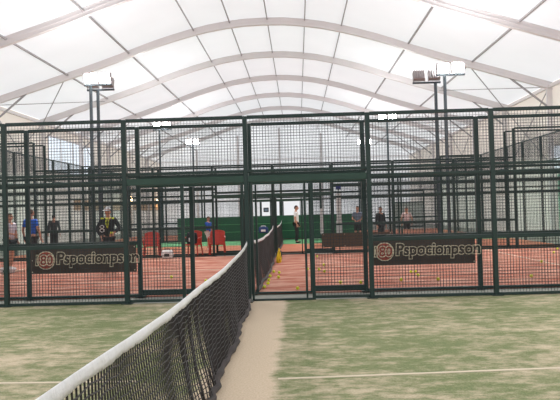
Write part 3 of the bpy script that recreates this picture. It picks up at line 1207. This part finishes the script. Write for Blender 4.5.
def person(label, loc, rz, H, top, bottom, hair='hair_dark', arms=None, sleeves='short', legs='short', head_yaw=0.0,
           cap=None, stance=0.10, stride=0.0, shoes='shoe_white', collar=None, belly=1.0):
    k = H / 1.75
    root = thing('person', label, 'person', loc, rz)
    hipz = 0.93
    V = {'pel': (0, 0, 0.96), 'wst': (0, -0.005, 1.10), 'chs': (0, 0.0, 1.28), 'upc': (0, 0.01, 1.40), 'nek': (0, 0.015, 1.50), 'hd': (0, 0.0, 1.60)}
    arms = arms or {}
    for s, n in ((-1, 'l'), (1, 'r')):
        V['sh' + n] = (s * 0.175, 0.01, 1.415)
        e, w = arms.get(n, ((s * 0.235, 0.02, 1.13), (s * 0.25, -0.06, 0.89)))
        V['el' + n], V['wr' + n] = e, w
        V['hp' + n] = (s * 0.085, 0, 0.90)
        V['kn' + n] = (s * stance * 1.02, -0.02 + s * stride * 0.5, 0.50)
        V['an' + n] = (s * stance * 1.1, 0.02 + s * stride, 0.085)
        V['to' + n] = (s * stance * 1.35, -0.15 + s * stride, 0.035)
    E = [('pel', 'wst'), ('wst', 'chs'), ('chs', 'upc'), ('upc', 'nek'), ('nek', 'hd')]
    for n in 'lr':
        E += [('upc', 'sh' + n), ('sh' + n, 'el' + n), ('el' + n, 'wr' + n), ('pel', 'hp' + n), ('hp' + n, 'kn' + n), ('kn' + n, 'an' + n), ('an' + n, 'to' + n)]
    RAD = {'pel': (0.145, 0.10), 'wst': (0.135 * belly, 0.095 * belly), 'chs': (0.16, 0.105), 'upc': (0.13, 0.085), 'nek': 0.055, 'hd': 0.05,
           'sh': 0.058, 'el': 0.042, 'wr': 0.027, 'hp': 0.088, 'kn': 0.058, 'an': 0.038, 'to': 0.032}

    def rad(n, g=0.0):
        r = RAD.get(n, RAD.get(n[:2]))
        return (r[0] + g, r[1] + g) if isinstance(r, tuple) else r + g

    def chain(b, names, edges, g, mi=0, over=None):
        over = over or {}
        vs = [Vector(over[n][0]) if n in over else Vector(V[n]) for n in names]
        idx = {n: i for i, n in enumerate(names)}
        rr = [over[n][1] if n in over and over[n][1] else rad(n, g) for n in names]
        skin(b, vs, [(idx[a], idx[c]) for a, c in edges], rr, mi)

    b = MB()
    chain(b, list(V), E, 0.0)
    hc = Vector((0, -0.012, 1.645))
    head(b, hc, head_yaw)
    for s, n in ((-1, 'l'), (1, 'r')):
        w = Vector(V['wr' + n])
        d = w - Vector(V['el' + n])
        hand(b, w, d, Vector((-s * 0.3, -1, 0.2)))
    b.v = [Vector(p) * k for p in b.v]
    b.build('body', ['skin', 'eye', 'lips'], root, smooth=True)
    # shirt or jacket
    b = MB()
    nm = ['pel', 'wst', 'chs', 'upc', 'shl', 'shr', 'ell', 'elr', 'nek']
    ed = [('pel', 'wst'), ('wst', 'chs'), ('chs', 'upc'), ('upc', 'shl'), ('upc', 'shr'), ('shl', 'ell'), ('shr', 'elr'), ('upc', 'nek')]
    ov = {'pel': ((0, 0, 0.90), (0.165, 0.12)), 'nek': ((0, 0.012, 1.465), 0.066)}
    if sleeves == 'long':
        nm += ['wrl', 'wrr']
        ed += [('ell', 'wrl'), ('elr', 'wrr')]
        for n in 'lr':
            ov['wr' + n] = (tuple(Vector(V['el' + n]).lerp(Vector(V['wr' + n]), 0.93)), 0.040)
    else:
        for n in 'lr':
            ov['el' + n] = (tuple(Vector(V['sh' + n]).lerp(Vector(V['el' + n]), 0.72)), 0.064)
    chain(b, nm, ed, 0.018, 0, ov)
    b.v = [Vector(p) * k for p in b.v]
    sh = b.build('jacket' if sleeves == 'long' else 'shirt', top, root, smooth=True)
    if collar:
        b = MB()
        b.tube([(0.07 * math.cos(a), 0.01 + 0.065 * math.sin(a), 1.475 + 0.02 * math.sin(a)) for a in [2 * math.pi * i / 14 for i in range(15)]], 0.022, 6)
        for s in (-1, 1):
            b.tube([(s * 0.03, -0.075, 1.46), (s * 0.035, -0.125, 1.34), (s * 0.012, -0.13, 1.2)], 0.017, 6)
            b.tube([(s * 0.10, -0.04, 1.45), (s * 0.18, -0.045, 1.462)], 0.028, 6)
        b.v = [Vector(p) * k for p in b.v]
        b.build('collar', collar, sh, smooth=True)
    # shorts or trousers
    b = MB()
    nm = ['pel', 'hpl', 'hpr', 'knl', 'knr']
    ed = [('pel', 'hpl'), ('pel', 'hpr'), ('hpl', 'knl'), ('hpr', 'knr')]
    ov = {}
    for n in 'lr':
        if legs == 'short':
            ov['kn' + n] = (tuple(Vector(V['hp' + n]).lerp(Vector(V['kn' + n]), 0.80)), 0.092)
        ov['hp' + n] = (V['hp' + n], 0.105)
    if legs == 'long':
        nm += ['anl', 'anr']
        ed += [('knl', 'anl'), ('knr', 'anr')]
        for n in 'lr':
            ov['an' + n] = (tuple(Vector(V['an' + n]) + Vector((0, 0, 0.0))), 0.058)
    chain(b, nm, ed, 0.016, 0, ov)
    b.v = [Vector(p) * k for p in b.v]
    b.build('trousers' if legs == 'long' else 'shorts', bottom, root, smooth=True)
    for n in 'lr':
        b = MB()
        a, t = Vector(V['an' + n]), Vector(V['to' + n])
        skin(b, [a + Vector((0, 0.035, -0.035)), a.lerp(t, 0.5) + Vector((0, 0, -0.012)), t + Vector((0, -0.02, 0.008))], [(0, 1), (1, 2)],
             [(0.047, 0.047), (0.047, 0.044), (0.042, 0.036)], 0, 1)
        b.v = [(p.x * k, p.y * k, max(0.001, p.z * k)) for p in (Vector(q) for q in b.v)]
        b.build('shoe', shoes, root, smooth=True)
    # hair
    M = Matrix.Rotation(head_yaw, 3, 'Z')
    bm = bmesh.new()
    bmesh.ops.create_icosphere(bm, subdivisions=3, radius=1)
    bmesh.ops.delete(bm, geom=[v for v in bm.verts if v.co.z < (0.42 if v.co.y < -0.35 else 0.05 if v.co.y < 0.15 else -0.42)], context='VERTS')
    for v in bm.verts:
        p = v.co
        wob = 1 + 0.02 * math.sin(p.x * 23) * math.cos(p.z * 17)
        v.co = Vector((p.x * 0.083 * wob, p.y * 0.105 * wob + 0.004, p.z * 0.125 * wob))
    b = MB()
    b.bm(bm, hc, 0, M)
    b.v = [Vector(p) * k for p in b.v]
    b.build('hair', hair, root, smooth=True)
    if cap:
        bm = bmesh.new()
        bmesh.ops.create_icosphere(bm, subdivisions=3, radius=1)
        bmesh.ops.delete(bm, geom=[v for v in bm.verts if v.co.z < 0.28], context='VERTS')
        for v in bm.verts:
            p = v.co
            v.co = Vector((p.x * 0.092, p.y * 0.114, p.z * 0.138))
        b = MB()
        b.bm(bm, hc, 0, M)
        rows = []
        for r_, zz in ((0.098, 0.040), (0.15, 0.030), (0.185, 0.018)):
            rows.append([hc + M @ Vector((0.80 * r_ * math.sin(a), -r_ * math.cos(a), zz)) for a in [R(-62 + 124 * i / 10) for i in range(11)]])
        b.grid(rows)
        b.grid([[p + Vector((0, 0, 0.007)) for p in r] for r in rows])
        b.v = [Vector(p) * k for p in b.v]
        b.build('cap', cap, root, smooth=True)
    return root, k


def gx(px, y, py=230):
    """X of the point at depth y seen in photograph column px"""
    v = Vector(((px - 280) / FPX, -(py - 200) / FPX, -1))
    d = cam.matrix_world.to_3x3() @ v
    return d.x * y / d.y


person('person in a lilac white shirt, leftmost in the view', (gx(10.0, 17.7), 17.7, 0), R(70), 1.58,
       'lilac_cloth', 'dark_cloth', 'hair_brown', arms={'l': ((-0.22, -0.10, 1.16), (-0.16, -0.30, 1.12))}, stride=0.08)
person('person in a bright blue T-shirt behind the left fence post', (gx(31, 17.9), 17.9, 0), R(160), 1.68, 'blue_cloth', 'dark_cloth', 'hair_brown',
       arms={'l': ((-0.30, 0.02, 1.17), (-0.31, -0.05, 0.93)), 'r': ((0.29, 0.02, 1.16), (0.30, -0.06, 0.92))}, stance=0.12, belly=1.1)
person('person all in dark grey, right of the one in blue', (gx(54, 25.6), 25.6, 0), R(200), 1.55, 'grey_cloth', 'dark_cloth',
       'hair_dark', sleeves='long', legs='long', shoes='dark_cloth')
hx = gx(108.3, 16.4)
pr, k4 = person('person in a white cap and black jacket with yellow collar, holding a ball', (hx, 16.4, 0), R(4), 1.66, 'dark_cloth', 'dark_cloth',
                'hair_dark', sleeves='long', legs='long', cap='white_cloth', collar='neon_cloth', head_yaw=R(-25),
                arms={'l': ((-0.30, 0.0, 1.16), (-0.13, -0.24, 0.97)), 'r': ((0.31, 0.0, 1.20), (0.20, -0.24, 1.07))})
# ball in his hand
o = tb.copy()
C.objects.link(o)
rot = Matrix.Rotation(R(4), 3, 'Z')
pw = rot @ (Vector((0.155, -0.325, 1.075)) * k4)
o.location = (hx + pw.x, 16.4 + pw.y, pw.z)
tag(o, 'yellow tennis ball held by the person in the white cap', 'ball')
# racket in his other hand
pw = rot @ (Vector((-0.085, -0.335, 0.95)) * k4)
rk = thing('padel_racket', 'dark padel racket with pale rings held by the person in the white cap', 'racket', (hx + pw.x, 16.4 + pw.y, pw.z), R(4))
b = MB()
b.tube([(0, 0, -0.06), (0, 0, 0.06)], 0.016, 10)
b.build('handle', 'dark_cloth', rk)
b = MB()
n = 28
for yy in (-0.017, 0.017):
    pass
ring = [(0.115 * math.cos(2 * math.pi * i / n), 0.225 + 0.135 * math.sin(2 * math.pi * i / n)) for i in range(n)]
vs = [(x, -0.017, z) for x, z in ring] + [(x, 0.017, z) for x, z in ring]
b.add(vs, [tuple(range(n - 1, -1, -1)), tuple(range(n, 2 * n))] + [(i, (i + 1) % n, n + (i + 1) % n, n + i) for i in range(n)])
b.bar((-0.03, 0, 0.05), (-0.05, 0, 0.12), 0.016)
b.bar((0.03, 0, 0.05), (0.05, 0, 0.12), 0.016)
b.build('head', 'dark_cloth', rk)
b = MB()
for (zc, ra) in ((0.275, 0.045), (0.185, 0.05)):
    b.tube([(ra * math.cos(a), -0.019, zc + ra * 0.8 * math.sin(a)) for a in [2 * math.pi * i / 16 for i in range(17)]], 0.011, 6, cap=False)
b.build('decal', 'white_plastic', rk)

person('child in a blue shirt and white shorts, behind the rightmost red chair', (gx(208.5, 25.2), 25.2, 0), R(60), 1.30, 'blue_cloth', 'white_cloth', 'hair_brown', stride=0.05,
       arms={'l': ((-0.20, -0.12, 1.14), (-0.12, -0.30, 1.18))})
person('person in a white shirt and dark trousers, standing in the far doorway', (gx(296.6, 28.6), 28.6, 0), R(80), 1.66, 'white_cloth', 'dark_cloth', 'hair_dark', legs='long',
       shoes='dark_cloth')
person('person in a slate blue shirt and black shorts, behind the doorway mesh', (gx(358, 26.6), 26.6, 0), R(-15), 1.56, 'slate_cloth', 'dark_cloth', 'hair_dark',
       arms={'l': ((-0.25, -0.05, 1.17), (-0.10, -0.22, 1.10)), 'r': ((0.25, -0.05, 1.17), (0.10, -0.22, 1.08))})
person('person all in black, just right of the double fence post', (gx(381, 25.5), 25.5, 0), R(30), 1.50, 'dark_cloth', 'dark_cloth', 'hair_dark', sleeves='long', legs='long',
       shoes='dark_cloth')
person('person in a pinkish white shirt and black shorts, above the right banner', (gx(407, 28.0), 28.0, 0), R(5), 1.45, 'pink_cloth', 'dark_cloth', 'hair_brown',
       arms={'l': ((-0.29, 0.03, 1.17), (-0.27, -0.03, 0.93)), 'r': ((0.29, 0.03, 1.17), (0.27, -0.03, 0.93))}, stance=0.12)
